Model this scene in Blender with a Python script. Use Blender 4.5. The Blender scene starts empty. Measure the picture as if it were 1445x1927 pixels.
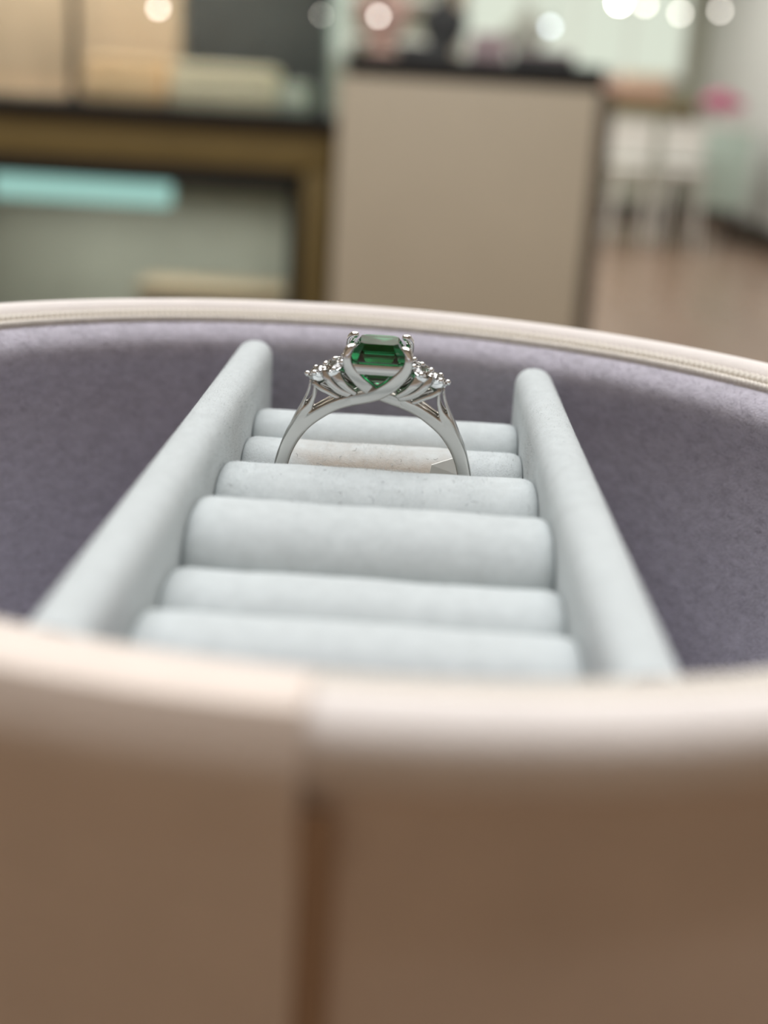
import bpy, bmesh, math, random
from mathutils import Vector, Matrix
random.seed(7)
sc = bpy.context.scene
COL = sc.collection
# ------------------------------------------------------------------ camera
# mm(): every measure below is in millimetres from the camera's foot; EYE is the camera's height above the floor
EYE = 1.026
FPX = 2400.0                      # focal length in pixels of the 1445 px wide frame
PITCH, YAW, ROLL = math.radians(18.0), math.radians(-0.83), math.radians(3.5)
fwd = Vector((math.sin(YAW)*math.cos(PITCH), math.cos(YAW)*math.cos(PITCH), -math.sin(PITCH)))
rgt = Vector((math.cos(YAW), -math.sin(YAW), 0))
upv = rgt.cross(fwd)
rg2 = rgt*math.cos(ROLL) + upv*math.sin(ROLL)
up2 = upv*math.cos(ROLL) - rgt*math.sin(ROLL)
cam_data = bpy.data.cameras.new('camera')
cam = bpy.data.objects.new('camera', cam_data)
COL.objects.link(cam)
M = Matrix((rg2, up2, -fwd)).transposed().to_4x4()
M.translation = Vector((0, 0, EYE))
cam.matrix_world = M
cam_data.sensor_fit = 'HORIZONTAL'
cam_data.sensor_width = 36.0
cam_data.lens = FPX/1445*36.0
cam_data.clip_start = 0.005
cam_data.clip_end = 60
cam_data.dof.use_dof = True
cam_data.dof.focus_distance = 0.1305
cam_data.dof.aperture_fstop = cam_data.lens/3.0
sc.camera = cam
# ------------------------------------------------------------------ world, light, exposure
sc.view_settings.view_transform = 'Standard'
sc.view_settings.look = 'None'
sc.view_settings.gamma = 1.0
sc.view_settings.exposure = 0.0
sc.view_settings.use_curve_mapping = False
w = bpy.data.worlds.new('world'); sc.world = w
w.use_nodes = True
w.node_tree.nodes['Background'].inputs['Color'].default_value = (0.9, 0.95, 1.0, 1)
w.node_tree.nodes['Background'].inputs['Strength'].default_value = 0.3
def area(name, loc, sx, sy, power, color=(1, 1, 1), rot=(0, 0, 0)):
    l = bpy.data.lights.new(name, 'AREA'); l.shape = 'RECTANGLE'; l.size = sx; l.size_y = sy
    l.energy = power; l.color = color
    o = bpy.data.objects.new(name, l); COL.objects.link(o); o.location = loc; o.rotation_euler = rot
    return o
# ceiling panels of the shop; the faint wide one is added for the stone
area('ceiling_light', (-0.2, 0.7, 2.95), 2.6, 1.4, 66, (0.96, 0.98, 1.0))
area('ceiling_light', (0.2, 3.4, 2.95), 3.6, 1.0, 66, (1.0, 0.96, 0.88))
area('ceiling_light', (0.2, 5.7, 2.95), 3.8, 2.4, 17, (0.97, 1.0, 0.94))  # unseen panel added so the green stone's table has pale light to reflect
area('ceiling_light', (0.2, 8.2, 2.95), 3.6, 1.4, 84, (1.0, 0.97, 0.90))
area('ceiling_light', (0.4, 11.6, 2.95), 3.2, 2.0, 105, (0.98, 1.0, 0.94))
# ------------------------------------------------------------------ helpers
def lin(c):
    c /= 255.0
    return c/12.92 if c <= 0.04045 else ((c+0.055)/1.055)**2.4
def rgb(r, g, b): return (lin(r), lin(g), lin(b), 1.0)
MATS = {}
def mat(name, color, rough=0.5, metal=0.0, var=0.0, vscale=200.0, bump=0.0, bscale=2000.0, sheen=0.0, trans=0.0, ior=1.45,
        emit=0.0, coat=0.0, color2=None, stretch=(1, 1, 1), spec=0.5):
    if name in MATS: return MATS[name]
    m = bpy.data.materials.new(name); m.use_nodes = True
    nt = m.node_tree; N = nt.nodes; L = nt.links
    p = N['Principled BSDF']
    p.inputs['Base Color'].default_value = color
    p.inputs['Roughness'].default_value = rough
    p.inputs['Metallic'].default_value = metal
    p.inputs['IOR'].default_value = ior
    p.inputs['Specular IOR Level'].default_value = spec
    p.inputs['Transmission Weight'].default_value = trans
    p.inputs['Sheen Weight'].default_value = sheen
    p.inputs['Sheen Roughness'].default_value = 0.5
    p.inputs['Coat Weight'].default_value = coat
    if emit:
        p.inputs['Base Color'].default_value = (0.02, 0.02, 0.02, 1)
        p.inputs['Emission Color'].default_value = color
        p.inputs['Emission Strength'].default_value = emit
    if var or bump:
        tc = N.new('ShaderNodeTexCoord'); mp = N.new('ShaderNodeMapping')
        mp.inputs['Scale'].default_value = stretch
        L.new(tc.outputs['Object'], mp.inputs['Vector'])
    if var:
        n = N.new('ShaderNodeTexNoise'); n.inputs['Scale'].default_value = vscale; n.inputs['Detail'].default_value = 5
        n.inputs['Roughness'].default_value = 0.65
        L.new(mp.outputs[0], n.inputs['Vector'])
        mr = N.new('ShaderNodeMapRange'); mr.inputs['From Min'].default_value = 0.3; mr.inputs['From Max'].default_value = 0.7
        L.new(n.outputs['Fac'], mr.inputs['Value'])
        mx = N.new('ShaderNodeMix'); mx.data_type = 'RGBA'
        c2 = color2 or tuple(min(1, c*(1+var)) for c in color[:3])+(1,)
        mx.inputs['A'].default_value = color if color2 else tuple(c*(1-var) for c in color[:3])+(1,)
        mx.inputs['B'].default_value = c2
        L.new(mr.outputs[0], mx.inputs['Factor']); L.new(mx.outputs['Result'], p.inputs['Base Color'])
    if bump:
        n2 = N.new('ShaderNodeTexNoise'); n2.inputs['Scale'].default_value = bscale; n2.inputs['Detail'].default_value = 3
        L.new(mp.outputs[0], n2.inputs['Vector'])
        b = N.new('ShaderNodeBump'); b.inputs['Strength'].default_value = bump; b.inputs['Distance'].default_value = 0.0003
        L.new(n2.outputs['Fac'], b.inputs['Height']); L.new(b.outputs[0], p.inputs['Normal'])
    MATS[name] = m
    return m
def V(p): return Vector((p[0]*.001, p[1]*.001, p[2]*.001 + EYE))
def thing(name, base, label, cat, group=None):
    o = bpy.data.objects.new(name, None); COL.objects.link(o)
    o.empty_display_size = 0.01
    o.location = V(base); o['label'] = label; o['category'] = cat
    if group: o['group'] = group
    return o
def origin(parent):
    p = Vector((0, 0, 0)); o = parent
    while o is not None:
        p += o.location; o = o.parent
    return p
def obj(name, vf, m, parent=None, smooth=True, label=None, kind=None, at=None):
    """Link ONE mesh object; vf is (verts in mm, faces)."""
    verts, faces = vf
    me = bpy.data.meshes.new(name)
    off = origin(parent) if parent else (V(at) if at else Vector((0, 0, EYE)))
    me.from_pydata([V(v)-off for v in verts], [], faces)
    bm = bmesh.new(); bm.from_mesh(me); bmesh.ops.recalc_face_normals(bm, faces=bm.faces); bm.to_mesh(me); bm.free()
    me.materials.append(m)
    if smooth:
        me.polygons.foreach_set('use_smooth', [True]*len(me.polygons))
        if smooth != 'all':
            me.set_sharp_from_angle(angle=math.radians(40))
    me.update()
    o = bpy.data.objects.new(name, me); COL.objects.link(o)
    if parent: o.parent = parent
    else: o.location = off
    if label: o['label'] = label
    if kind: o['kind'] = kind
    return o
def tag(o, label, cat, group=None):
    o['label'] = label; o['category'] = cat
    if group: o['group'] = group
    return o
def loft(rings, closed_ring=True, caps=True, loop=False):
    n = len(rings[0]); v = [p for r in rings for p in r]; f = []
    k = len(rings)
    for i in range(k if loop else k-1):
        a, b = i*n, ((i+1) % k)*n
        for j in range(n if closed_ring else n-1):
            j2 = (j+1) % n
            f.append((a+j, a+j2, b+j2, b+j))
    if caps and not loop:
        f.append(tuple(range(n))[::-1]); f.append(tuple(range((k-1)*n, k*n)))
    return v, f
def box(x0, x1, y0, y1, z0, z1, bev=0.0, seg=2):
    bm = bmesh.new()
    bmesh.ops.create_cube(bm, size=1)
    for v in bm.verts:
        v.co = Vector(((x0+x1)/2+v.co.x*(x1-x0), (y0+y1)/2+v.co.y*(y1-y0), (z0+z1)/2+v.co.z*(z1-z0)))
    if bev: bmesh.ops.bevel(bm, geom=bm.edges[:], offset=bev, segments=seg, affect='EDGES', profile=0.5)
    bm.verts.index_update()
    r = ([tuple(v.co) for v in bm.verts], [tuple(v.index for v in f.verts) for f in bm.faces]); bm.free()
    return r
def lathe(prof, c, axis=(0, 0, 1), n=24, hollow=False):
    a = Vector(axis).normalized(); u = a.orthogonal().normalized(); w_ = a.cross(u); c = Vector(c)
    return loft([[tuple(c+a*z+(u*math.cos(2*math.pi*k/n)+w_*math.sin(2*math.pi*k/n))*r) for k in range(n)] for r, z in prof], loop=hollow)
def catmull(pts, per=8):
    """pts are tuples of any length; returns a smooth resampling."""
    out = []; P = [pts[0]]+list(pts)+[pts[-1]]
    for i in range(1, len(P)-2):
        for k in range(per):
            t = k/per
            out.append(tuple(0.5*(2*b+(c-a)*t+(2*a-5*b+4*c-d)*t*t+(3*b-a-3*c+d)*t**3) for a, b, c, d in zip(P[i-1], P[i], P[i+1], P[i+2])))
    out.append(tuple(pts[-1]))
    return out
def sweep(pts, per=6, n=14, power=2.6, closed=False, ref=(0, 1, 0)):
    """pts: (x, y, z, half thickness across, half width along ref). A tapered bar along a smooth curve with round ends."""
    if closed:
        q = list(pts); P = catmull([q[-1]]+q+[q[0]], per)[per:-per] if False else None
        P = []
        m_ = len(q)
        for i in range(m_):
            a, b, c, d = q[(i-1) % m_], q[i], q[(i+1) % m_], q[(i+2) % m_]
            for k in range(per):
                t = k/per
                P.append(tuple(0.5*(2*b_+(c_-a_)*t+(2*a_-5*b_+4*c_-d_)*t*t+(3*b_-a_-3*c_+d_)*t**3) for a_, b_, c_, d_ in zip(a, b, c, d)))
    else:
        P = catmull(pts, per)
    R = Vector(ref); rings = []; k = len(P)
    C = [Vector(p[:3]) for p in P]
    for i in range(k):
        t = (C[(i+1) % k]-C[(i-1) % k]) if closed else (C[min(i+1, k-1)]-C[max(i-1, 0)])
        t.normalize()
        nn = R.cross(t).normalized(); bb = t.cross(nn)
        def ring(c, s):
            r = []
            for j in range(n):
                th = 2*math.pi*j/n; cs, sn = math.cos(th), math.sin(th)
                e = 2/power
                r.append(tuple(c+nn*(P[i][3]*s*math.copysign(abs(cs)**e, cs))+bb*(P[i][4]*s*math.copysign(abs(sn)**e, sn))))
            return r
        if not closed and i == 0:
            for s, d in ((0.45, 1.0), (0.8, 0.6)): rings.append(ring(C[i]-t*P[i][3]*d*0.9, s))
        rings.append(ring(C[i], 1))
        if not closed and i == k-1:
            for s, d in ((0.8, 0.6), (0.45, 1.0)): rings.append(ring(C[i]+t*P[i][3]*d*0.9, s))
    return loft(rings, loop=closed)
def sphere(c, r, u=12, v=8, sq=(1, 1, 1)):
    rings = []
    for i in range(v+1):
        ph = math.pi*min(max(i/v, 0.02), 0.98)
        rings.append([(c[0]+sq[0]*r*math.sin(ph)*math.cos(2*math.pi*k/u), c[1]+sq[1]*r*math.sin(ph)*math.sin(2*math.pi*k/u), c[2]+sq[2]*r*math.cos(ph)) for k in range(u)])
    return loft(rings)
def spot(px, py, Y):
    """the point (mm) that lies at distance Y ahead on the sight line through a pixel of the photograph"""
    d = fwd + rg2*((px-722.5)/FPX) + up2*((963.5-py)/FPX)
    return d*(Y/d.y)
# ------------------------------------------------------------------ materials
velvet_white = mat('white_velvet', rgb(198, 204, 205), 0.95, var=0.06, vscale=700, bump=0.25, bscale=6500, sheen=0.15, spec=0.1)
velvet_lilac = mat('lilac_velvet', rgb(192, 187, 199), 0.95, var=0.16, vscale=560, bump=0.45, bscale=3200, sheen=1.0, spec=0.1, stretch=(1, 1, 1.6))
leather = mat('blush_leather', rgb(220, 201, 186), 0.55, var=0.05, vscale=90, bump=0.25, bscale=1800, spec=0.3)
leather_rim = mat('cream_leather', rgb(233, 225, 220), 0.6, var=0.03, vscale=200, bump=0.4, bscale=3200, spec=0.3)
tape_mat = mat('cream_woven_tape', rgb(236, 229, 220), 0.85, var=0.08, vscale=900, bump=0.6, bscale=4500, spec=0.2)
coil_mat = mat('cream_zip_coil', rgb(222, 215, 204), 0.6)
gold = mat('white_gold', (0.55, 0.538, 0.515, 1), 0.2, 1.0)
gold_bright = mat('polished_white_gold', (0.84, 0.84, 0.84, 1), 0.06, 1.0)
gem_mat = mat('green_gemstone', (0.055, 0.36, 0.19, 1), 0.0, trans=1.0, ior=1.7)
gem_mat.node_tree.nodes['Principled BSDF'].inputs['Base Color'].default_value = (0.86, 0.97, 0.90, 1)
_va = gem_mat.node_tree.nodes.new('ShaderNodeVolumeAbsorption')
_va.inputs['Color'].default_value = (0.03, 0.72, 0.46, 1); _va.inputs['Density'].default_value = 760
gem_mat.node_tree.links.new(_va.outputs[0], gem_mat.node_tree.nodes['Material Output'].inputs['Volume'])
dia_mat = mat('clear_diamond', (1, 1, 1, 1), 0.0, trans=1.0, ior=1.95)
flap_mat = mat('torn_velvet_backing', rgb(226, 226, 222), 0.5)
walnut = mat('dark_walnut', rgb(112, 88, 66), 0.45, var=0.25, vscale=6, stretch=(1, 8, 8))
black = mat('black_lacquer', rgb(15, 14, 13), 0.6)
bronze = mat('antique_bronze', rgb(122, 104, 62), 0.5, 0.0, var=0.12, vscale=4)
glass = mat('clear_glass', (0.93, 0.98, 0.96, 1), 0.0, trans=1.0, ior=1.25)
beige = mat('beige_laminate', rgb(196, 184, 162), 0.45, var=0.05, vscale=2)
grey_panel = mat('grey_green_panel', rgb(142, 138, 126), 0.6, var=0.15, vscale=5)
tan_wood = mat('tan_wood', rgb(200, 176, 150), 0.55, var=0.15, vscale=4, stretch=(4, 4, 1))
tan_cloth = mat('apricot_suede', rgb(232, 196, 154), 0.8, var=0.06, vscale=12)
cream_cloth = mat('cream_suede', rgb(226, 212, 184), 0.8, var=0.06, vscale=12)
pale_cloth = mat('pale_grey_suede', rgb(196, 198, 184), 0.8)
dark_cloth = mat('charcoal_suede', rgb(70, 72, 72), 0.8, var=0.2, vscale=14)
mauve_cloth = mat('mauve_suede', rgb(178, 158, 160), 0.8, var=0.12, vscale=14)
pink_cloth = mat('pale_pink_suede', rgb(214, 180, 166), 0.8, var=0.06, vscale=9)
white_paint = mat('white_paint', rgb(236, 236, 233), 0.5)
mint = mat('mint_lacquer', rgb(196, 216, 208), 0.5)
magenta = mat('magenta_petal', rgb(206, 96, 140), 0.6)
wall_mat = mat('pale_wall_paint', rgb(196, 194, 180), 0.7, var=0.05, vscale=0.8)
back_mat = mat('sage_wall_paint', rgb(176, 178, 164), 0.7, var=0.12, vscale=0.9)
wall_white = mat('white_wall_paint', rgb(206, 206, 204), 0.6)
warm_wall = mat('taupe_wall_paint', rgb(186, 170, 152), 0.7)
floor_mat = mat('polished_brown_floor', rgb(146, 121, 104), 0.22, var=0.12, vscale=1.2, stretch=(3, 0.6, 1))
ceil_mat = mat('white_ceiling_paint', rgb(226, 226, 222), 0.8)
base_mat = mat('dark_brown_skirting', rgb(52, 40, 36), 0.5)
lamp_mat = mat('warm_lit_bulb', (1.0, 0.94, 0.85, 1), 0.4, emit=12)
lamp_hot = mat('white_lit_bulb', (1.0, 0.98, 0.9, 1), 0.4, emit=60)
lamp_cool = mat('cool_lit_bulb', (0.80, 0.9, 1.0, 1), 0.4, emit=7)
led_mat = mat('teal_light_strip', (0.40, 0.68, 0.62, 1), 0.4, emit=0.95)
window_mat = mat('daylit_window_pane', (0.86, 0.93, 0.78, 1), 0.4, emit=0.8)
# worn velvet: the second roll behind the ring has a rubbed, tan patch
def worn_velvet():
    m = velvet_white.copy(); m.name = 'worn_white_velvet'
    nt = m.node_tree; N = nt.nodes; L = nt.links; p = N['Principled BSDF']
    src = p.inputs['Base Color'].links[0].from_socket
    tc = N.new('ShaderNodeTexCoord')
    nz = N.new('ShaderNodeTexNoise'); nz.inputs['Scale'].default_value = 700; nz.inputs['Detail'].default_value = 4
    L.new(tc.outputs['Object'], nz.inputs['Vector'])
    sp = N.new('ShaderNodeSeparateXYZ'); L.new(tc.outputs['Object'], sp.inputs[0])
    def math_(op, a, b):
        q = N.new('ShaderNodeMath'); q.operation = op
        for i, s in enumerate((a, b)):
            if isinstance(s, (int, float)): q.inputs[i].default_value = s
            else: L.new(s, q.inputs[i])
        return q.outputs[0]
    # distance from the patch centre in units of its half size (object space, metres)
    dx = math_('ABSOLUTE', math_('MULTIPLY', math_('ADD', sp.outputs[0], WORN[0]), 1/WORN[2]), 0)
    dz = math_('ABSOLUTE', math_('MULTIPLY', math_('ADD', sp.outputs[2], WORN[1]), 1/WORN[3]), 0)
    d = math_('ADD', math_('MAXIMUM', dx, dz), math_('MULTIPLY', math_('SUBTRACT', nz.outputs['Fac'], 0.5), 0.35))
    mr = N.new('ShaderNodeMapRange'); mr.inputs['From Min'].default_value = 1.3; mr.inputs['From Max'].default_value = 0.75
    L.new(d, mr.inputs['Value'])
    mx = N.new('ShaderNodeMix'); mx.data_type = 'RGBA'
    mx.inputs['B'].default_value = rgb(180, 170, 159)
    L.new(src, mx.inputs['A']); L.new(mr.outputs[0], mx.inputs['Factor']); L.new(mx.outputs['Result'], p.inputs['Base Color'])
    return m
# ------------------------------------------------------------------ room shell
FL = -1026.0
XL, XR, YB, YF, CE = -3600, 2900, -1400, 14500, 1974
def struct(name, vf, m, smooth=False):
    o = obj(name, vf, m, smooth=smooth); o['kind'] = 'structure'; return o
struct('floor', box(XL, XR, YB, YF, FL-60, FL), floor_mat)
struct('ceiling', box(XL, XR, YB, YF, CE, CE+60), ceil_mat)
struct('wall_left', box(XL-80, XL, YB, YF, FL, CE), wall_mat)
struct('wall_right', box(XR, XR+80, YB, YF, FL, CE), wall_white)
struct('wall_back', box(XL, XR, YF, YF+80, FL, CE), back_mat)
struct('wall_front', box(XL, XR, YB-80, YB, FL, CE), warm_wall)
struct('baseboard_right', box(XR-40, XR, YB, YF, FL, FL+170, 6), base_mat)
wn = struct('window_1', box(300, 2700, YF-60, YF, 350, 1850, 10), white_paint)
for k in range(4):
    x0 = 360+k*580
    obj('pane', box(x0, x0+540, YF-72, YF-56, 410, 1790), window_mat, wn, smooth=False)
# ------------------------------------------------------------------ counter under the box
CT = -76.0
dc = thing('display_counter', (-50, 60, FL), 'dark walnut counter under the round jewellery box', 'counter')
obj('counter_top', box(-650, 550, -230, 300, CT-32, CT, 4), walnut, dc)
obj('counter_body', box(-600, 500, -170, 260, FL+80, CT-32, 3), walnut, dc)
obj('plinth', box(-580, 480, -140, 230, FL, FL+80), black, dc, smooth=False)
# ------------------------------------------------------------------ jewellery box: an oval case, zip rim, velvet lining
BX, BY, BA, BB, BT = -5.18, 112.0, 56.7, 51.3, -0.512
def ell(th, r):
    c, s = math.cos(th), math.sin(th)
    nx, ny = c/BA, s/BB; l = math.hypot(nx, ny)
    u, v = BA*c+nx/l*r, BB*s+ny/l*r
    return BX+u*math.cos(BT)-v*math.sin(BT), BY+u*math.sin(BT)+v*math.cos(BT)
def hoop(prof, n=200, t0=None, t1=None):
    full = t0 is None
    rings = []
    for k in range(n if full else n+1):
        th = 2*math.pi*k/n if full else math.radians(t0+(t1-t0)*k/n)
        rings.append([(*ell(th, r), z) for r, z in prof])
    return loft(rings, loop=full)
def circ(r0, z0, rad, n=14, rz=None):
    return [(r0+rad*math.cos(2*math.pi*k/n), z0+(rz or rad)*math.sin(2*math.pi*k/n)) for k in range(n)]
def corded(r0, z0, rad, ribs, amp, n=8, per=4):
    """a cord whose radius swells at every rib: the coil of a zip, the twist of an edge cord"""
    rings = []
    for k in range(ribs*per):
        th = 2*math.pi*k/(ribs*per)
        rr = rad*(1+amp*math.cos(2*math.pi*k/per))
        rings.append([(*ell(th, r0+rr*math.cos(2*math.pi*j/n)), z0+rr*math.sin(2*math.pi*j/n)) for j in range(n)])
    return loft(rings, loop=True)
jb = thing('jewellery_box', (BX, BY, CT), 'oval blush leather jewellery box with cream zip rim and lilac velvet lining, standing open', 'jewellery box')
obj('outer_wall', hoop([(6.7, CT), (6.7, -31.0), (5.4, -29.2), (1.3, -29.2), (1.3, CT)]), leather, jb, label='blush leather outer wall in shade')
obj('rim_piping', hoop(circ(5.4, -29.0, 2.4, 20)), leather_rim, jb, smooth='all', label='rounded cream leather piping')
obj('zip_tape', hoop([(0.3, -29.3), (0.2, -28.6), (0.7, -28.4), (3.4, -28.4), (3.8, -29.3)]), tape_mat, jb, label='woven cream zip tape')
obj('edge_cord', corded(0.5, -28.25, 0.42, 620, 0.16), tape_mat, jb, smooth='all', label='thin twisted cream cord')
o = obj('zip_coil', corded(2.2, -28.05, 0.6, 480, 0.25), coil_mat, jb, smooth='all', label='cream zip coil running round the rim'); o['kind'] = 'stuff'
lining_prof = [(1.2, CT+1), (-.6, CT+1), (-.7, -45), (-.8, -39), (-1.1, -36), (-1.9, -33.9), (-2.35, -32.6), (-2.5, -31.6), (-2.3, -30.7), (-1.7, -29.9), (-.9, -29.25), (-.1, -28.75), (.5, -28.6), (1.2, -28.9)]
obj('lining', hoop(lining_prof), velvet_lilac, jb, label='lilac velvet lining with padded top edge')
fl_ring = [[(*ell(2*math.pi*k/96, -0.9*0-0.2), z) for k in range(96)] for z in (CT, CT+1.8)]
obj('base', loft(fl_ring), velvet_lilac, jb)
HP = math.degrees(BT)                                 # turns the ellipse's own angle into the box's
obj('hinge_panel', hoop([(6.6, CT), (6.6, -31.6), (7.6, -30.3), (7.85, -29.0), (7.2, -27.3), (5.4, -26.55), (3.9, -27.0), (3.7, -26.4), (5.4, -25.8), (7.6, -26.5), (8.8, -28.6), (8.9, -30.2), (8.3, -32.6), (7.6, -35), (7.5, CT)], 60, -122-HP, -90.6-HP), mat('pale_panel_leather', rgb(234, 220, 209), .6, var=.03, vscale=200, bump=.4, bscale=3200, spec=.3), jb, label='leather hinge panel lapped over the front of the wall')
obj('seam_shade_strip', hoop([(6.6, CT), (6.6, -32.6), (7.9, -31.4), (8.0, -33.5), (7.2, -36), (7.2, CT)], 6, -90.6-HP, -89.0-HP), mat('seam_shade_brown', rgb(176, 148, 124), .7), jb, label='strip beside the hinge panel with the seam shade put into its brown')  # brown strip: the dark shade along the panel's seam, put into colour
# ------------------------------------------------------------------ ring tray: two rails and six rolls
RX0, RX1 = -17.4, 12.6
TB = -48.2                                             # top of the tray's floor
tr = thing('ring_tray', (-2.4, 114, CT+1.8), 'white velvet ring tray with two tall side rails inside the jewellery box', 'ring tray')
obj('tray_base', box(RX0-4.2, RX1+4.2, 71, 151, TB-2.2, TB, 0.5), velvet_white, tr)
def rail(x0, x1, y0, y1, zt, zb):
    cx, hw = (x0+x1)/2, (x1-x0)/2
    ys = [y0, y0+.15, y0+.5, y0+1.1, y0+2, y0+3.2] + [y0+3.2+(y1-y0-6.4)*k/24 for k in range(1, 24)] + [y1-3.2, y1-2, y1-1.1, y1-.5, y1-.15, y1]
    rings = []
    for y in ys:
        e = min(3.2, y1-y)/3.2                           # the near end is cut square, the far end rounded
        q = math.sqrt(max(0.0, 1-(1-e)**2))            # 0 at the very end, 1 past the rounding
        top = zt-(1-q)*2.2; h = hw*(0.62+0.38*q)
        r = [(cx-h, y, zb), (cx-h, y, top-6), (cx-h, y, top-2.6)]
        for k in range(13):
            a = math.pi*(1-k/12)
            r.append((cx+h*math.copysign(abs(math.cos(a))**0.85, math.cos(a)), y, top-2.3+2.3*math.sin(a)**0.9 if 0 < k < 12 else top-2.3))
        r += [(cx+h, y, top-2.6), (cx+h, y, top-6), (cx+h, y, zb)]
        rings.append(r)
    return loft(rings)
obj('side_rail', rail(RX0-4.4, RX0, 66.3, 159.8, -29.7, CT+2), velvet_white, tr, label='left white velvet rail')
obj('side_rail', rail(RX1, RX1+4.5, 65.8, 154.2, -29.9, CT+2), velvet_white, tr, label='right white velvet rail')
def roll(y, zt, hd, x0, x1, sag=0.0):
    rings = []
    xs = [0, .06, .2, .45, .8, 1.2] + [1.2+(x1-x0-2.4)*k/28 for k in range(1, 28)] + [x1-x0-d for d in (1.2, .8, .45, .2, .06, 0)]
    ph = random.random()*6
    for d in xs:
        e = min(d, x1-x0-d, 1.2)/1.2
        q = math.sqrt(max(0.0, 1-(1-e)**2)); ins = 0.7*(1-q)
        wob = 0.05*math.sin(d*0.37+ph)+0.03*math.sin(d*0.9+ph*2)
        h = hd-ins; top = zt-ins*0.9+wob - sag*math.sin(math.pi*d/(x1-x0)); mid = zt-hd*0.86
        r = [(x0+d, y-h*0.97, TB)]
        for k in range(25):
            a = math.pi*(1-k/24); c, s = math.cos(a), math.sin(a)
            r.append((x0+d, y+h*math.copysign(abs(c)**0.80, c), mid+(top-mid)*s**0.85 if 0 < k < 24 else mid))
        r.append((x0+d, y+h*0.97, TB))
        rings.append(r)
    return loft(rings)
WORN = None
rolls = [(142.3, -35.0, 4.9), (133.2, -36.0, 5.0), (115.8, -34.0, 6.5), (100.8, -33.0, 6.6), (89.2, -35.0, 5.3), (78.2, -34.0, 5.4)]
lb = ['rearmost roll against the far lining', 'roll behind the ring with a worn tan patch', 'roll just before the ring, flecked with dark lint', 'thick rounded roll, second before the ring', None, None]
# the worn patch, in the tray's own space: centre (minus), half sizes in metres
trc = origin(tr)
wx0, wx1 = spot(572, 870, 128.6).x, spot(848, 880, 128.6).x
WORN = (-((wx0+wx1)/2*.001-trc.x), -((-39.0)*.001+EYE-trc.z), (wx1-wx0)/2*.001, 2.6*.001)
worn = worn_velvet()
for (y, zt, hd), l in zip(rolls, lb):
    o = obj('ring_roll', roll(y, zt, hd, RX0+0.05, RX1-0.05), worn if y == 133.2 else velvet_white, tr, smooth='all', label=l)
    if y == 133.2:
        fa, fb = spot(812, 879, 127.4), spot(859, 880, 127.4)
        pts = [spot(808, 892, 127.3), spot(812, 874, 127.5), spot(854, 861, 127.8), spot(862, 893, 127.2)]
        obj('torn_flap', loft([[tuple(p+Vector((0, -0.25, 0))) for p in pts], [tuple(p) for p in pts]]), flap_mat, o, smooth=False, label='small pale flap of torn velvet')
# velvet nap: short fibres standing on the white velvet near the ring and lying on the lilac lining
def nap(name, surf, count, m, parent, ln, wd, lie, keep):
    """surf: (verts, quads); fibres are thin triangles rooted on its faces, weighted by area"""
    rnd = random.Random(count); vs, fs = surf
    quads = [f for f in fs if len(f) == 4]
    ctr = []; cum = []; tot = 0.0
    for f in quads:
        a, b, c, d = (Vector(vs[i]) for i in f)
        q = (a+b+c+d)/4
        if not keep(q): continue
        nn = (c-a).cross(d-b); ar = nn.length/2
        if ar < 1e-9: continue
        tot += ar; cum.append(tot); ctr.append((a, b, c, d, nn/nn.length))
    import bisect
    V_, F_ = [], []
    for _ in range(count):
        a, b, c, d, nn = ctr[min(bisect.bisect(cum, rnd.random()*tot), len(ctr)-1)]
        u, w_ = rnd.random(), rnd.random()
        p = (a*(1-u)+b*u)*(1-w_)+(d*(1-u)+c*u)*w_
        t = Vector((rnd.gauss(0, 1), rnd.gauss(0, 1), rnd.gauss(0, 1)))
        if ln > .5: t += nn.cross(Vector((0, 0, 1)))*1.8+Vector((0, 0, .8))
        t = (t-nn*t.dot(nn)).normalized()
        dirn = (t*lie+nn*(1-lie)).normalized(); L_ = ln*rnd.uniform(.5, 1.3)
        side = nn.cross(t).normalized()*wd*.5
        k = len(V_)
        V_ += [tuple(p-side), tuple(p+side), tuple(p+dirn*L_)]
        F_.append((k, k+1, k+2))
    o = obj(name, (V_, F_), m, parent, smooth=False); o['kind'] = 'stuff'
    return o
def outward(vf, inside):
    """faces wound so that their normals point away from (or, for a lining, towards) the given centre line"""
    vs, fs = vf; out = []
    for f in fs:
        if len(f) != 4: continue
        a, b, c, d = (Vector(vs[i]) for i in f)
        nn = (c-a).cross(d-b); q = (a+b+c+d)/4
        out.append(f if nn.dot(inside(q)) > 0 else f[::-1])
    return vs, out
for (y, zt, hd), cnt in zip(rolls[:4], (4000, 9000, 16000, 9000)):
    random.seed(11)
    nap('nap', outward(roll(y, zt, hd-.03, RX0+0.05, RX1-0.05), lambda q, y=y, zt=zt: Vector((0, q.y-y, q.z-zt+6))), cnt, velvet_white, tr, .32, .022, .62, lambda q, zt=zt: q.z > zt-6.5)
nap('nap', outward(rail(RX0-4.4, RX0, 66.3, 159.8, -29.7, CT+2), lambda q: Vector((q.x-RX0+2.2, 0, q.z+33))), 9000, velvet_white, tr, .26, .024, .62, lambda q: q.z > -44 and 95 < q.y < 160)
nap('nap', outward(rail(RX1, RX1+4.5, 65.8, 154.2, -29.9, CT+2), lambda q: Vector((q.x-RX1-2.2, 0, q.z+33))), 9000, velvet_white, tr, .26, .024, .62, lambda q: q.z > -44 and 95 < q.y < 156)
lilac_light = mat('pale_lilac_pile', rgb(214, 209, 221), 0.95, sheen=1.0, spec=0.1)
lilac_deep = mat('deep_lilac_pile', rgb(160, 154, 167), 0.95, sheen=1.0, spec=0.1)
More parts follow.
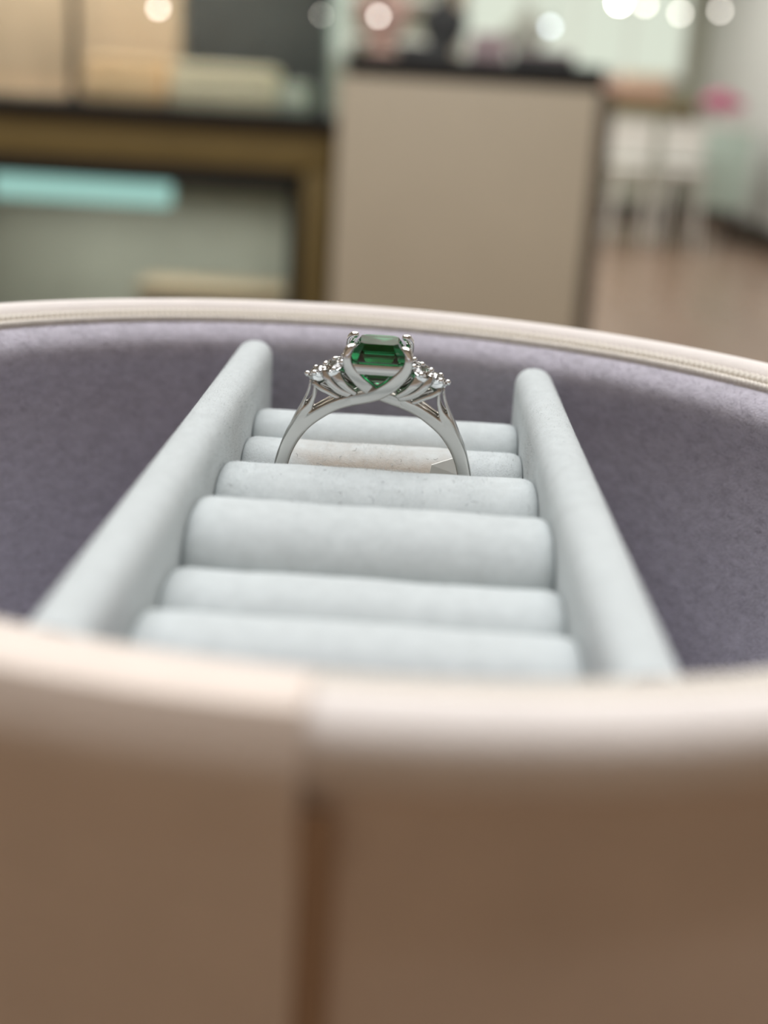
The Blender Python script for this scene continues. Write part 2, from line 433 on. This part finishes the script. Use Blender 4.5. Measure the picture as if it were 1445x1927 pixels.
for m_, cnt in ((lilac_light, 34000), (lilac_deep, 30000)):
    nap('nap', outward(hoop(lining_prof[1:-2]), lambda q: Vector((BX-q.x, BY-q.y, 0.3))), cnt, m_, jb, .9, .085, .9, lambda q: q.z > -62 and q.y > 75)
# dark lint on the rolls round the ring
lv, lf = [], []
for k in range(70):
    x = random.uniform(-16.5, 12); rr = random.choice((0, 0, 0, 1))
    y, zt, hd = (115.8, -34.0, 6.5) if rr == 0 else (133.2, -36.0, 5.0)
    a = random.uniform(0.35, 1.75)
    c, s = math.cos(math.pi-a), math.sin(a)
    mid = zt-hd*0.86
    p = Vector((x, y+(hd+0.05)*math.copysign(abs(c)**0.80, c), mid+(zt-mid)*s**0.85+0.07))
    t0, r0, L_ = random.uniform(0, 6.28), random.uniform(.12, .4), random.uniform(.7, 2.6)
    pts = [(p.x+r0*math.cos(t0+L_*i/6), p.y-0.03*i, p.z+r0*math.sin(t0+L_*i/6)-r0*math.sin(t0), .014, .014) for i in range(7)]
    v, f = sweep(pts, per=1, n=4, power=2)
    b = len(lv); lv += v; lf += [tuple(i+b for i in q) for q in f]
lint = obj('lint', (lv, lf), mat('dark_lint', rgb(112, 110, 114), 0.8), at=(-3, 116, -33.7)); lint['kind'] = 'stuff'
tag(lint, 'fine dark lint hairs on the white velvet rolls before and behind the ring', 'lint')
# ------------------------------------------------------------------ the ring
RC = Vector((-3.22, 124.5, -37.57)); TI = math.radians(4)
EY = Vector((0, math.cos(TI), math.sin(TI))); EZ = Vector((0, -math.sin(TI), math.cos(TI)))
def rw(p): return tuple(RC+Vector((p[0], 0, 0))+EY*p[1]+EZ*p[2])
def rv(vf): return [rw(v) for v in vf[0]], vf[1]
rg = thing('gemstone_ring', (-3.22, 125.2, -47.7), 'white gold ring with square green stone and small diamonds, standing between the velvet rolls', 'ring')
def turn(pts): return [(-p[0], -p[1])+tuple(p[2:]) for p in pts]
def flip(pts): return [(-p[0], p[1])+tuple(p[2:]) for p in pts]
sh = []
for k in range(33):
    a = math.radians(144-(144+180+36)*k/32+0)                 # from the left shoulder round the bottom
    a = math.radians(142+(256)*k/32)
    e = abs(k-16)/16
    rad = 9.42+0.06*e**4
    sh.append((rad*math.cos(a), 0, rad*math.sin(a), 0.68+0.08*e**3, 1.0))
over = [(-9.25, -.45, 1.9, .6, .48), (-8.75, -.45, 3.5, .63, .5), (-8.05, -.45, 4.9, .66, .5), (-6.92, -.5, 6.42, .68, .5), (-5.4, -.68, 7.65, .62, .5), (-3.9, -.95, 8.6, .58, .48), (-2.3, -1.3, 9.28, .58, .46), (-.2, -2.15, 10.15, .62, .45), (1.03, -2.55, 10.98, .64, .44), (2.0, -2.72, 11.92, .62, .42), (2.75, -2.8, 12.95, .5, .4), (2.98, -2.85, 13.8, .42, .38), (2.92, -2.78, 14.25, .4, .36)]
under = flip([(-9.25, -.45, 1.9, .6, .48), (-8.75, -.45, 3.5, .63, .5), (-8.05, -.45, 4.9, .66, .5), (-6.92, -.5, 6.42, .68, .5), (-5.4, -.6, 7.65, .62, .5), (-3.9, -.7, 8.58, .58, .46), (-2.3, -.85, 9.22, .56, .42), (-.3, -1.5, 10.05, .56, .42), (1.03, -2.15, 10.95, .6, .42), (2.0, -2.55, 11.92, .55, .4), (2.75, -2.75, 12.95, .48, .4), (2.98, -2.85, 13.8, .42, .38), (2.92, -2.78, 14.25, .4, .36)])
body = [sweep(sh, per=3, n=24, power=4.5)]
arms = []
for P in (over, under, turn(over), turn(under)):
    body.append(sweep(P[:8], per=6, n=24, power=5.0))
    arms.append(sweep(P[6:], per=8, n=24, power=5.0))
for s in (1, -1):
    F = (lambda q: q) if s == 1 else flip
    body.append(sweep(F([(-9.35, 0, 2.6, .3, .85), (-8.6, 0, 5.0, .3, .9), (-7.85, 0, 6.9, .24, .9), (-7.2, 0, 8.4, .16, .88), (-6.75, 0, 9.6, .14, .82), (-6.55, 0, 10.7, .14, .75)]), per=5, n=16, power=5))
    for y in (-1, 1):
        body.append(sweep(F([(-9.35, .5*y, 2.2, .5, .42), (-8.85, .55*y, 3.7, .6, .42), (-8.2, .6*y, 5.1, .68, .4), (-7.35, .62*y, 6.7, .68, .38), (-6.9, .64*y, 7.6, .54, .35), (-6.42, .66*y, 8.5, .28, .28), (-6.16, .68*y, 9.4, .19, .22), (-6.12, .6*y, 10.5, .18, .2)]), per=5, n=16, power=5))
def fuse(name, parts, m, parent, voxel, label=None):
    """cast several bars into one metal body: a voxel remesh, then a light smoothing"""
    vv, ff = [], []
    for v, f in parts:
        b = len(vv); vv += v; ff += [tuple(i+b for i in q) for q in f]
    # the remesh works ten times up, to stay well above its smallest voxel
    me = bpy.data.meshes.new(name); me.from_pydata([tuple(c*.01 for c in v) for v in vv], [], ff)
    bm = bmesh.new(); bm.from_mesh(me); bmesh.ops.recalc_face_normals(bm, faces=bm.faces); bm.to_mesh(me); bm.free()
    t = bpy.data.objects.new(name, me); COL.objects.link(t)
    r = t.modifiers.new('r', 'REMESH'); r.mode = 'VOXEL'; r.voxel_size = voxel*.01
    q = t.modifiers.new('s', 'SMOOTH'); q.iterations = 5; q.factor = 0.5
    dg = bpy.context.evaluated_depsgraph_get(); ev = t.evaluated_get(dg).to_mesh()
    vf = ([tuple(c*100 for c in v.co) for v in ev.vertices], [tuple(p.vertices) for p in ev.polygons])
    t.evaluated_get(dg).to_mesh_clear(); bpy.data.objects.remove(t); bpy.data.meshes.remove(me)
    return obj(name, rv(vf), m, parent, smooth='all', label=label)
fuse('band', body, gold, rg, .07, 'slim flat-sided band with forked shoulders')
for a in arms: obj('trellis_arm', rv(a), gold, rg)
for sx in (-1, 1):
    for sy in (-1, 1):
        v, f = sweep([(2.98*sx, 2.83*sy, 13.8, .42, .40), (2.94*sx, 2.76*sy, 14.3, .43, .42), (2.72*sx, 2.55*sy, 14.7, .42, .44), (2.46*sx, 2.34*sy, 14.84, .33, .38)], per=5, n=12, power=2)
        obj('prong', rv((v, f)), gold_bright, rg, smooth='all')
gz = 12.82
gal = [(2.75, -2.3), (2.45, -2.72), (1.2, -2.8), (0, -2.82), (-1.2, -2.8), (-2.45, -2.72), (-2.75, -2.3), (-2.78, 0), (-2.75, 2.3), (-2.45, 2.72), (0, 2.82), (2.45, 2.72), (2.75, 2.3), (2.78, 0)]
def closed_bar(pts, z, hz, hy, per=4, n=12):
    m_ = len(pts); C = []
    for i in range(m_):
        a, b, c, d = [Vector(pts[(i+q) % m_]) for q in (-1, 0, 1, 2)]
        for k in range(per):
            t = k/per
            C.append(0.5*(2*b+(c-a)*t+(2*a-5*b+4*c-d)*t*t+(3*b-a-3*c+d)*t**3))
    rings = []
    for i in range(len(C)):
        t = (C[(i+1) % len(C)]-C[i-1]).normalized(); nn = Vector((t.y, -t.x))
        zz = z+0.10*(1-min(1, abs(C[i].x)/2.4))*0
        rings.append([(C[i].x+nn.x*hy*math.copysign(abs(math.cos(q))**.5, math.cos(q)), C[i].y+nn.y*hy*math.copysign(abs(math.cos(q))**.5, math.cos(q)), zz+hz*math.copysign(abs(math.sin(q))**.5, math.sin(q))) for q in [2*math.pi*j/n for j in range(n)]])
    return loft(rings, loop=True)
obj('gallery_rail', rv(closed_bar(gal, gz, .5, .22)), gold, rg, label='square rail below the green stone')
for s in (1, -1):
    F = (lambda q: q) if s == 1 else flip
    for y in (-1, 1):
        obj('seat_strut', rv(sweep(F([(-6.15, .75*y, 10.5, .26, .28), (-5.4, .9*y, 10.05, .26, .28), (-4.7, .95*y, 9.75, .25, .28), (-3.7, .95*y, 9.25, .24, .28)]), per=5, n=10, power=3)), gold, rg)
        obj('seat_strut', rv(sweep(F([(-5.12, 1.2*y, 11.9, .32, .34), (-4.85, 1.42*y, 11.3, .38, .36), (-4.25, 1.45*y, 10.6, .38, .36), (-3.45, 1.4*y, 10.05, .36, .34), (-2.4, 1.3*y, 9.7, .3, .3)]), per=5, n=16, power=4)), gold, rg)
        obj('seat_strut', rv(sweep(F([(-4.0, 1.55*y, 11.75, .55, .34), (-3.55, 1.75*y, 11.2, .45, .34), (-2.95, 1.75*y, 10.6, .34, .32), (-2.1, 1.7*y, 10.05, .26, .3)]), per=5, n=16, power=4)), gold, rg)
def frame(ax):
    a = Vector(ax).normalized(); u = Vector((0, 1, 0)); u = (u-a*u.dot(a)).normalized(); return a, u, a.cross(u)
def brilliant(c, ax, r):
    a, u, w_ = frame(ax); c = Vector(c); rings = []
    for rr, z, off, n in ((.56, .30, 0, 8), (.82, .19, .5, 8), (1.0, .03, 0, 16), (1.0, -.03, 0, 16), (.55, -.42, 0, 8), (.04, -.80, 0, 8)):
        rings.append([c+a*(z*r)+(u*math.cos(2*math.pi*(k*(8/n)*1.0/8+off/8)*1)+w_*math.sin(2*math.pi*(k*(8/n)/8+off/8)))*rr*r for k in range(n)])
    v = [tuple(p) for q in rings for p in q]; f = []
    o8 = [0, 8, 16, 32, 48, 56]
    f.append(tuple(range(8)))
    for k in range(8):
        k2 = (k+1) % 8; km = (k-1) % 8
        f.append((o8[0]+k, o8[1]+k, o8[0]+k2))                       # star
        f.append((o8[0]+k, o8[1]+km, o8[2]+2*k, o8[1]+k))            # kite
        f.append((o8[1]+k, o8[2]+2*k, o8[2]+2*k+1)); f.append((o8[1]+k, o8[2]+2*k+1, o8[2]+(2*k+2) % 16))
        f.append((o8[3]+2*k, o8[4]+k, o8[3]+2*k+1)); f.append((o8[3]+2*k+1, o8[4]+k, o8[4]+k2)); f.append((o8[3]+2*k+1, o8[4]+k2, o8[3]+(2*k+2) % 16))
        f.append((o8[4]+k, o8[5]+k, o8[5]+k2, o8[4]+k2))
    for k in range(16):
        f.append((o8[2]+k, o8[3]+k, o8[3]+(k+1) % 16, o8[2]+(k+1) % 16))
    f.append(tuple(range(56, 64)))
    return v, f
for s in (-1, 1):
    spots = [((6.0*s, 0, 11.62), (.50*s, 0, .87), .98), ((4.35*s, -1.0, 12.42), (.36*s, -.22, .9), .95), ((4.35*s, 1.0, 12.42), (.36*s, .22, .9), .95)]
    for c, ax, r in spots:
        obj('diamond', rv(brilliant(c, ax, r)), dia_mat, rg, smooth=False)
        obj('diamond_cup', rv(lathe([(r*.99, -.02*r), (r*1.08, -.05), (r*1.08, -.4), (r*.98, -.8), (r*.72, -1.2), (r*.5, -1.3), (r*.6, -.9), (r*.86, -.3)], c, ax, 24, True)), gold_bright, rg)
    for b in [(6.95*s, -.05, 11.25), (6.2*s, -.95, 11.62), (6.2*s, .95, 11.62), (5.22*s, -1.05, 12.08), (5.22*s, 1.05, 12.08), (5.2*s, 0, 12.3), (4.25*s, -1.95, 12.35), (4.25*s, 1.95, 12.35), (4.3*s, 0, 12.85), (3.5*s, -1.3, 12.95), (3.5*s, 1.3, 12.95)]:
        obj('bead', rv(sphere(b, .29, 12, 8)), gold_bright, rg, smooth='all')
def oct_(z, hw, hd, c): return [(-hw+c, -hd, z), (hw-c, -hd, z), (hw, -hd+c, z), (hw, hd-c, z), (hw-c, hd, z), (-hw+c, hd, z), (-hw, hd-c, z), (-hw, -hd+c, z)]
stone = loft([oct_(*q) for q in ((15.1, 1.82, 1.85, .48), (14.25, 2.42, 2.45, .64), (13.55, 2.72, 2.75, .72), (13.42, 2.72, 2.75, .72), (12.75, 2.35, 2.38, .6), (11.9, 1.6, 1.62, .42), (11.2, .85, .86, .2), (10.7, .12, .2, .03))])
obj('green_stone', rv(stone), gem_mat, rg, smooth=False, label='square step-cut green stone')
# ------------------------------------------------------------------ the shop behind
def rot_box(x0, x1, y0, y1, z0, z1, bev=0): return box(x0, x1, y0, y1, z0, z1, bev)
# left showcase
Y1 = 2600
xr = -180
sh1 = thing('showcase_cabinet', (-900, Y1+250, FL), 'long bronze and black showcase cabinet with glass front, left of the beige cabinet', 'showcase')
obj('top_ledge', box(-1800, xr+12, Y1-18, Y1+520, -72, -43, 4), black, sh1, label='black lacquered ledge')
obj('bronze_band', box(-1800, xr, Y1, Y1+510, -150, -72, 3), bronze, sh1)
obj('lower_trim', box(-1800, xr-70, Y1+4, Y1+500, -190, -150, 2), black, sh1, label='thin black trim under the band')
obj('corner_post', box(xr-58, xr, Y1+2, Y1+60, FL+90, -150, 2), bronze, sh1)
obj('corner_post', box(xr-84, xr-58, Y1+14, Y1+50, FL+90, -190), black, sh1, smooth=False, label='dark inner edge of the post')
obj('glass_pane', box(-1790, xr-84, Y1+26, Y1+32, FL+90, -190), glass, sh1, smooth=False)
obj('back_panel', box(-1800, xr, Y1+480, Y1+505, FL+90, -190), grey_panel, sh1, smooth=False)
obj('side_panel', box(xr-40, xr-4, Y1+60, Y1+480, FL+90, -150), pale_cloth, sh1, smooth=False)
obj('shelf', box(-1790, xr-84, Y1+60, Y1+470, -560, -545), grey_panel, sh1, smooth=False)
obj('plinth', box(-1790, xr-10, Y1+30, Y1+490, FL, FL+90), black, sh1, smooth=False)
obj('light_strip', box(-900, -530, Y1+120, Y1+170, -244, -200, 4), led_mat, sh1, label='glowing teal light strip')
area('case_fill', (-0.62, (Y1+230)*.001, EYE-.25), .7, .1, 3.2, (0.95, 1.0, 0.97))  # unseen lamp added to brighten the inside of the showcase
area('case_fill', (-0.75, (Y1+140)*.001, EYE+.41), 1.2, .1, 5.5, (1.0, 0.95, 0.87))  # unseen lamp added under the top frame to lift the dark glass case
t = thing('jewellery_tray', (-480, Y1+270, -544), 'small brown jewellery tray on the shelf inside the left showcase', 'tray')
obj('tray_body', box(-600, -300, Y1+150, Y1+330, -544, -430, 8), mat('brown_suede', rgb(116, 98, 76), .8), t)
obj('tray_lip', box(-610, -290, Y1+140, Y1+340, -430, -418, 4), MATS['brown_suede'], t)
# glass case on the ledge with boxed displays
gc = thing('glass_case', (-700, Y1+250, -43), 'tall clear glass case standing on the black showcase ledge', 'glass case')
obj('glass_pane', box(-1700, xr-18, Y1+10, Y1+16, -43, 420), glass, gc, smooth=False)
obj('glass_pane', box(xr-18, xr-10, Y1+10, Y1+480, -43, 420), mat('green_edge_glass', (0.70, 0.86, 0.80, 1), 0.05, trans=0.8, ior=1.25), gc, smooth=False, label='greenish end pane')
obj('top_frame', box(-1700, xr-10, Y1+10, Y1+480, 420, 440, 3), bronze, gc)
t = thing('wooden_display_panel', (-760, Y1+420, -43), 'tall tan wooden panel at the back of the glass case', 'panel')
obj('panel_board', box(-1300, -560, Y1+400, Y1+430, -43, 400, 3), tan_wood, t)
obj('panel_foot', box(-1290, -570, Y1+380, Y1+446, -43, -28, 2), tan_wood, t)
t = thing('dark_display_panel', (-390, Y1+420, -43), 'charcoal panel at the right end of the glass case', 'panel')
obj('panel_board', box(-550, -210, Y1+405, Y1+430, -43, 400, 3), dark_cloth, t)
obj('panel_foot', box(-540, -220, Y1+385, Y1+446, -43, -28, 2), dark_cloth, t)
def pad(name, x0, x1, y0, y1, z0, z1, m, m2, label, cat, lipname='cushion'):
    t = thing(name, ((x0+x1)/2, (y0+y1)/2, z0), label, cat)
    h = (z1-z0)
    obj('block', box(x0, x1, y0, y1, z0, z0+h*.7, min(6, h*.1)), m, t)
    obj(lipname, box(x0+3, x1-3, y0+3, y1-3, z0+h*.7, z1, min(10, h*.13)), m2, t)
    return t
pad('display_block', -720, -556, Y1+180, Y1+330, -43, 46, tan_cloth, tan_cloth, 'apricot suede display block inside the glass case', 'display block')
pad('display_block', -536, -318, Y1+150, Y1+330, -43, 42, cream_cloth, cream_cloth, 'wide cream display block inside the glass case, before the charcoal panel', 'display block')
pad('display_block', -312, -248, Y1+160, Y1+300, -43, 16, pale_cloth, pale_cloth, 'small pale grey display block at the right end of the glass case', 'display block')
t = thing('display_post', (-722, Y1+120, -43), 'slim dark post standing inside the glass case before the wooden panel', 'post')
obj('post_rod', lathe([(9, -43), (9, 380), (4, 384)], (-722, Y1+120, 0)), black, t)
obj('post_foot', lathe([(22, -43), (22, -38), (10, -34)], (-722, Y1+120, 0)), black, t)
# beige cabinet
Y2 = 2400
cb = thing('beige_cabinet', (90, Y2+250, FL), 'tall beige laminate cabinet with black top at the picture centre', 'cabinet')
obj('front_panel', box(-160, 302, Y2, Y2+20, FL+60, 34, 2), beige, cb)
obj('side_panel', box(290, 330, Y2+20, Y2+500, FL+60, 34, 2), mat('beige_laminate_shade_tone', rgb(120, 108, 94), .5), cb, label='beige side panel with its shade put into the colour')  # darker than the beige front: the shade of this side is in its colour
obj('side_panel', box(-160, -140, Y2+20, Y2+500, FL+60, 34, 2), beige, cb)
obj('side_shade_strip', box(302, 330, Y2-2, Y2+20, FL+60, 34, 2), mat('side_shade_brown', rgb(96, 86, 72), .5, .3), cb, label='corner strip toned dark for the shaded side face')  # dark strip carries the shade of the cabinet's side face as colour
obj('cabinet_top', box(-150, 310, Y2-4, Y2+505, 34, 72, 4), black, cb, label='black lacquered top')
obj('plinth', box(-150, 320, Y2+30, Y2+490, FL, FL+60), black, cb, smooth=False)
def bust(x, y, z, h, m, label):
    t = thing('necklace_bust', (x, y, z), label, 'display bust')
    obj('foot', lathe([(h*.26, 0), (h*.26, h*.06), (h*.1, h*.10), (h*.08, h*.16)], (x, y, z)), m, t)
    obj('torso', loft([[(x+h*a*math.cos(2*math.pi*k/20), y+h*b*math.sin(2*math.pi*k/20), z+h*q) for k in range(20)] for a, b, q in ((.12, .08, .14), (.26, .13, .3), (.36, .16, .55), (.34, .14, .68), (.16, .1, .78), (.11, .09, .92), (.10, .09, 1.0))]), m, t)
    return t
bust(-96, Y2+200, 72, 150, pink_cloth, 'pale pink necklace bust at the left end of the beige cabinet top')
bust(20, Y2+260, 72, 130, dark_cloth, 'charcoal necklace bust on the beige cabinet top, right of the pale pink one')
bust(185, Y2+330, 72, 120, pale_cloth, 'pale grey necklace bust at the right end of the beige cabinet top')
pad('display_block', -60, 40, Y2+60, Y2+160, 72, 96, dark_cloth, dark_cloth, 'low charcoal display block at the front of the beige cabinet top', 'display block')
pad('display_block', 70, 140, Y2+80, Y2+180, 72, 122, mauve_cloth, mauve_cloth, 'mauve display block in the middle of the beige cabinet top', 'display block')
pad('display_block', 150, 262, Y2+70, Y2+180, 72, 96, dark_cloth, mauve_cloth, 'low two-tone display block at the right of the beige cabinet top', 'display block')
# far table with trays and stools
Y3 = 11000
tb = thing('display_table', (1750, Y3+300, FL), 'far bronze-edged display table carrying pink trays, right of the beige cabinet', 'table')
obj('table_top', box(1150, 2190, Y3, Y3+700, 0, 110, 10), bronze, tb)
for x in (1180, 2110):
    for y in (Y3+30, Y3+620):
        obj('leg', box(x, x+50, y, y+50, FL, 0, 4), base_mat, tb)
obj('lower_shelf', box(1230, 2160, Y3+40, Y3+640, -905, -760, 6), base_mat, tb, label='dark brown lower shelf')
pad('display_tray', 1210, 1560, Y3+100, Y3+400, 110, 250, pink_cloth, pink_cloth, 'pale pink display tray on the left of the far table', 'tray')
pad('display_tray', 1580, 1960, Y3+100, Y3+400, 110, 300, pink_cloth, cream_cloth, 'taller pink display tray on the right of the far table', 'tray')
def stool(x, y, h, m, label):
    t = thing('white_stool', (x, y, FL), label, 'stool', 'stools by the far table')
    obj('seat', lathe([(170, h-60), (185, h-40), (185, h-15), (160, h)], (x, y, FL)), m, t)
    obj('backrest', loft([[(x+170*math.cos(a)*q, y+120+40*math.sin(a)*q*0+30*s, FL+h+zz) for a in [math.pi*k/10 for k in range(11)] for q in (1,)] for s, zz in ((0, 40), (0, 330), (1, 330), (1, 40))], loop=True, closed_ring=False), m, t)
    for sx in (-1, 1):
        for sy in (-1, 1):
            obj('leg', sweep([(x+110*sx, y+110*sy, FL+h-50, 16, 16), (x+150*sx, y+150*sy, FL+18, 14, 14)], per=4, n=8, power=2), white_paint, t)
    return t
stool(1640, Y3-500, 640, white_paint, 'white stool at the left before the far display table')
stool(2060, Y3-420, 640, white_paint, 'white stool at the right before the far display table')
t = thing('mint_cabinet', (2480, Y3+250, FL), 'pale mint cabinet beside the white wall, right of the far table', 'cabinet')
obj('carcass', box(2300, 2690, Y3, Y3+500, FL+300, -90, 8), mint, t)
obj('cabinet_top', box(2290, 2700, Y3-10, Y3+510, -90, -50, 5), white_paint, t)
for x in (2310, 2640):
    for y in (Y3+20, Y3+440): obj('leg', box(x, x+40, y, y+40, FL, FL+300, 3), base_mat, t)
t = thing('magenta_flower', (2440, Y3+200, -50), 'magenta flower in a small white vase on the mint cabinet', 'flower')
obj('vase', lathe([(30, -50), (44, -25), (40, 10), (18, 40), (22, 52)], (2440, Y3+200, 0)), white_paint, t)
for k in range(7):
    a = k*0.9; c = Vector((2440+95*math.cos(a), Y3+200+95*math.sin(a), 105+22*(k % 3)))
    obj('petal', sphere(c, 88, 10, 7, (1, 1, .55)), magenta, t, smooth='all')
obj('bloom_centre', sphere((2440, Y3+200, 112), 60, 10, 7), magenta, t, smooth='all')
# back shelving unit
Y4 = 13600
su = thing('wall_shelving', (300, Y4+200, FL), 'tall pale shelving unit standing at the far end of the shop', 'shelving')
obj('back_board', box(-3200, 200, Y4+380, Y4+400, FL, 1300), back_mat, su, smooth=False)
for k in range(5): obj('shelf', box(-3200, 200, Y4, Y4+380, FL+350+k*400, FL+385+k*400, 4), white_paint, su)
for x in (-3240, -1500, 200): obj('upright', box(x, x+40, Y4, Y4+400, FL, 1300, 4), tan_wood, su)
# pendant lamps
def pendant(px, py, Y, r, m, label):
    p = spot(px, py, Y)
    t = thing('pendant_lamp', (p.x, p.y, CE), label, 'lamp', 'pendant lamps in the shop')
    obj('bulb', sphere(p, r, 16, 10), m, t, smooth='all')
    obj('socket', lathe([(r*.8, r*.75), (r*.8, r*2.2), (r*.3, r*2.6)], p), black, t)
    obj('cord', lathe([(3, r*2.5), (3, CE-p.z-20)], p, n=6), black, t)
    obj('ceiling_rose', lathe([(28, CE-p.z-25), (28, CE-p.z)], p), white_paint, t)
pendant(298, 15, 1900, 4, lamp_mat, 'small pendant lamp glowing before the glass case, leftmost of the lamps')
pendant(712, 30, 1900, 3.6, lamp_mat, 'small pendant lamp glowing before the left end of the beige cabinet top')
pendant(605, 28, 1900, 1.6, lamp_mat, 'faint pendant lamp before the greenish end of the glass case')
pendant(1165, 4, 8000, 20, lamp_hot, 'brightest white pendant lamp at the top edge, above the far table')
pendant(1214, 8, 8300, 16, lamp_mat, 'warm pendant lamp close to the right of the brightest lamp')
pendant(1280, 25, 8600, 15, lamp_mat, 'pendant lamp between the warm lamp and the rightmost lamp')
pendant(1355, 20, 9000, 15, lamp_mat, 'rightmost pendant lamp near the white wall')
pendant(1035, 50, 7600, 17, lamp_cool, 'bluish pendant lamp above the right end of the beige cabinet')
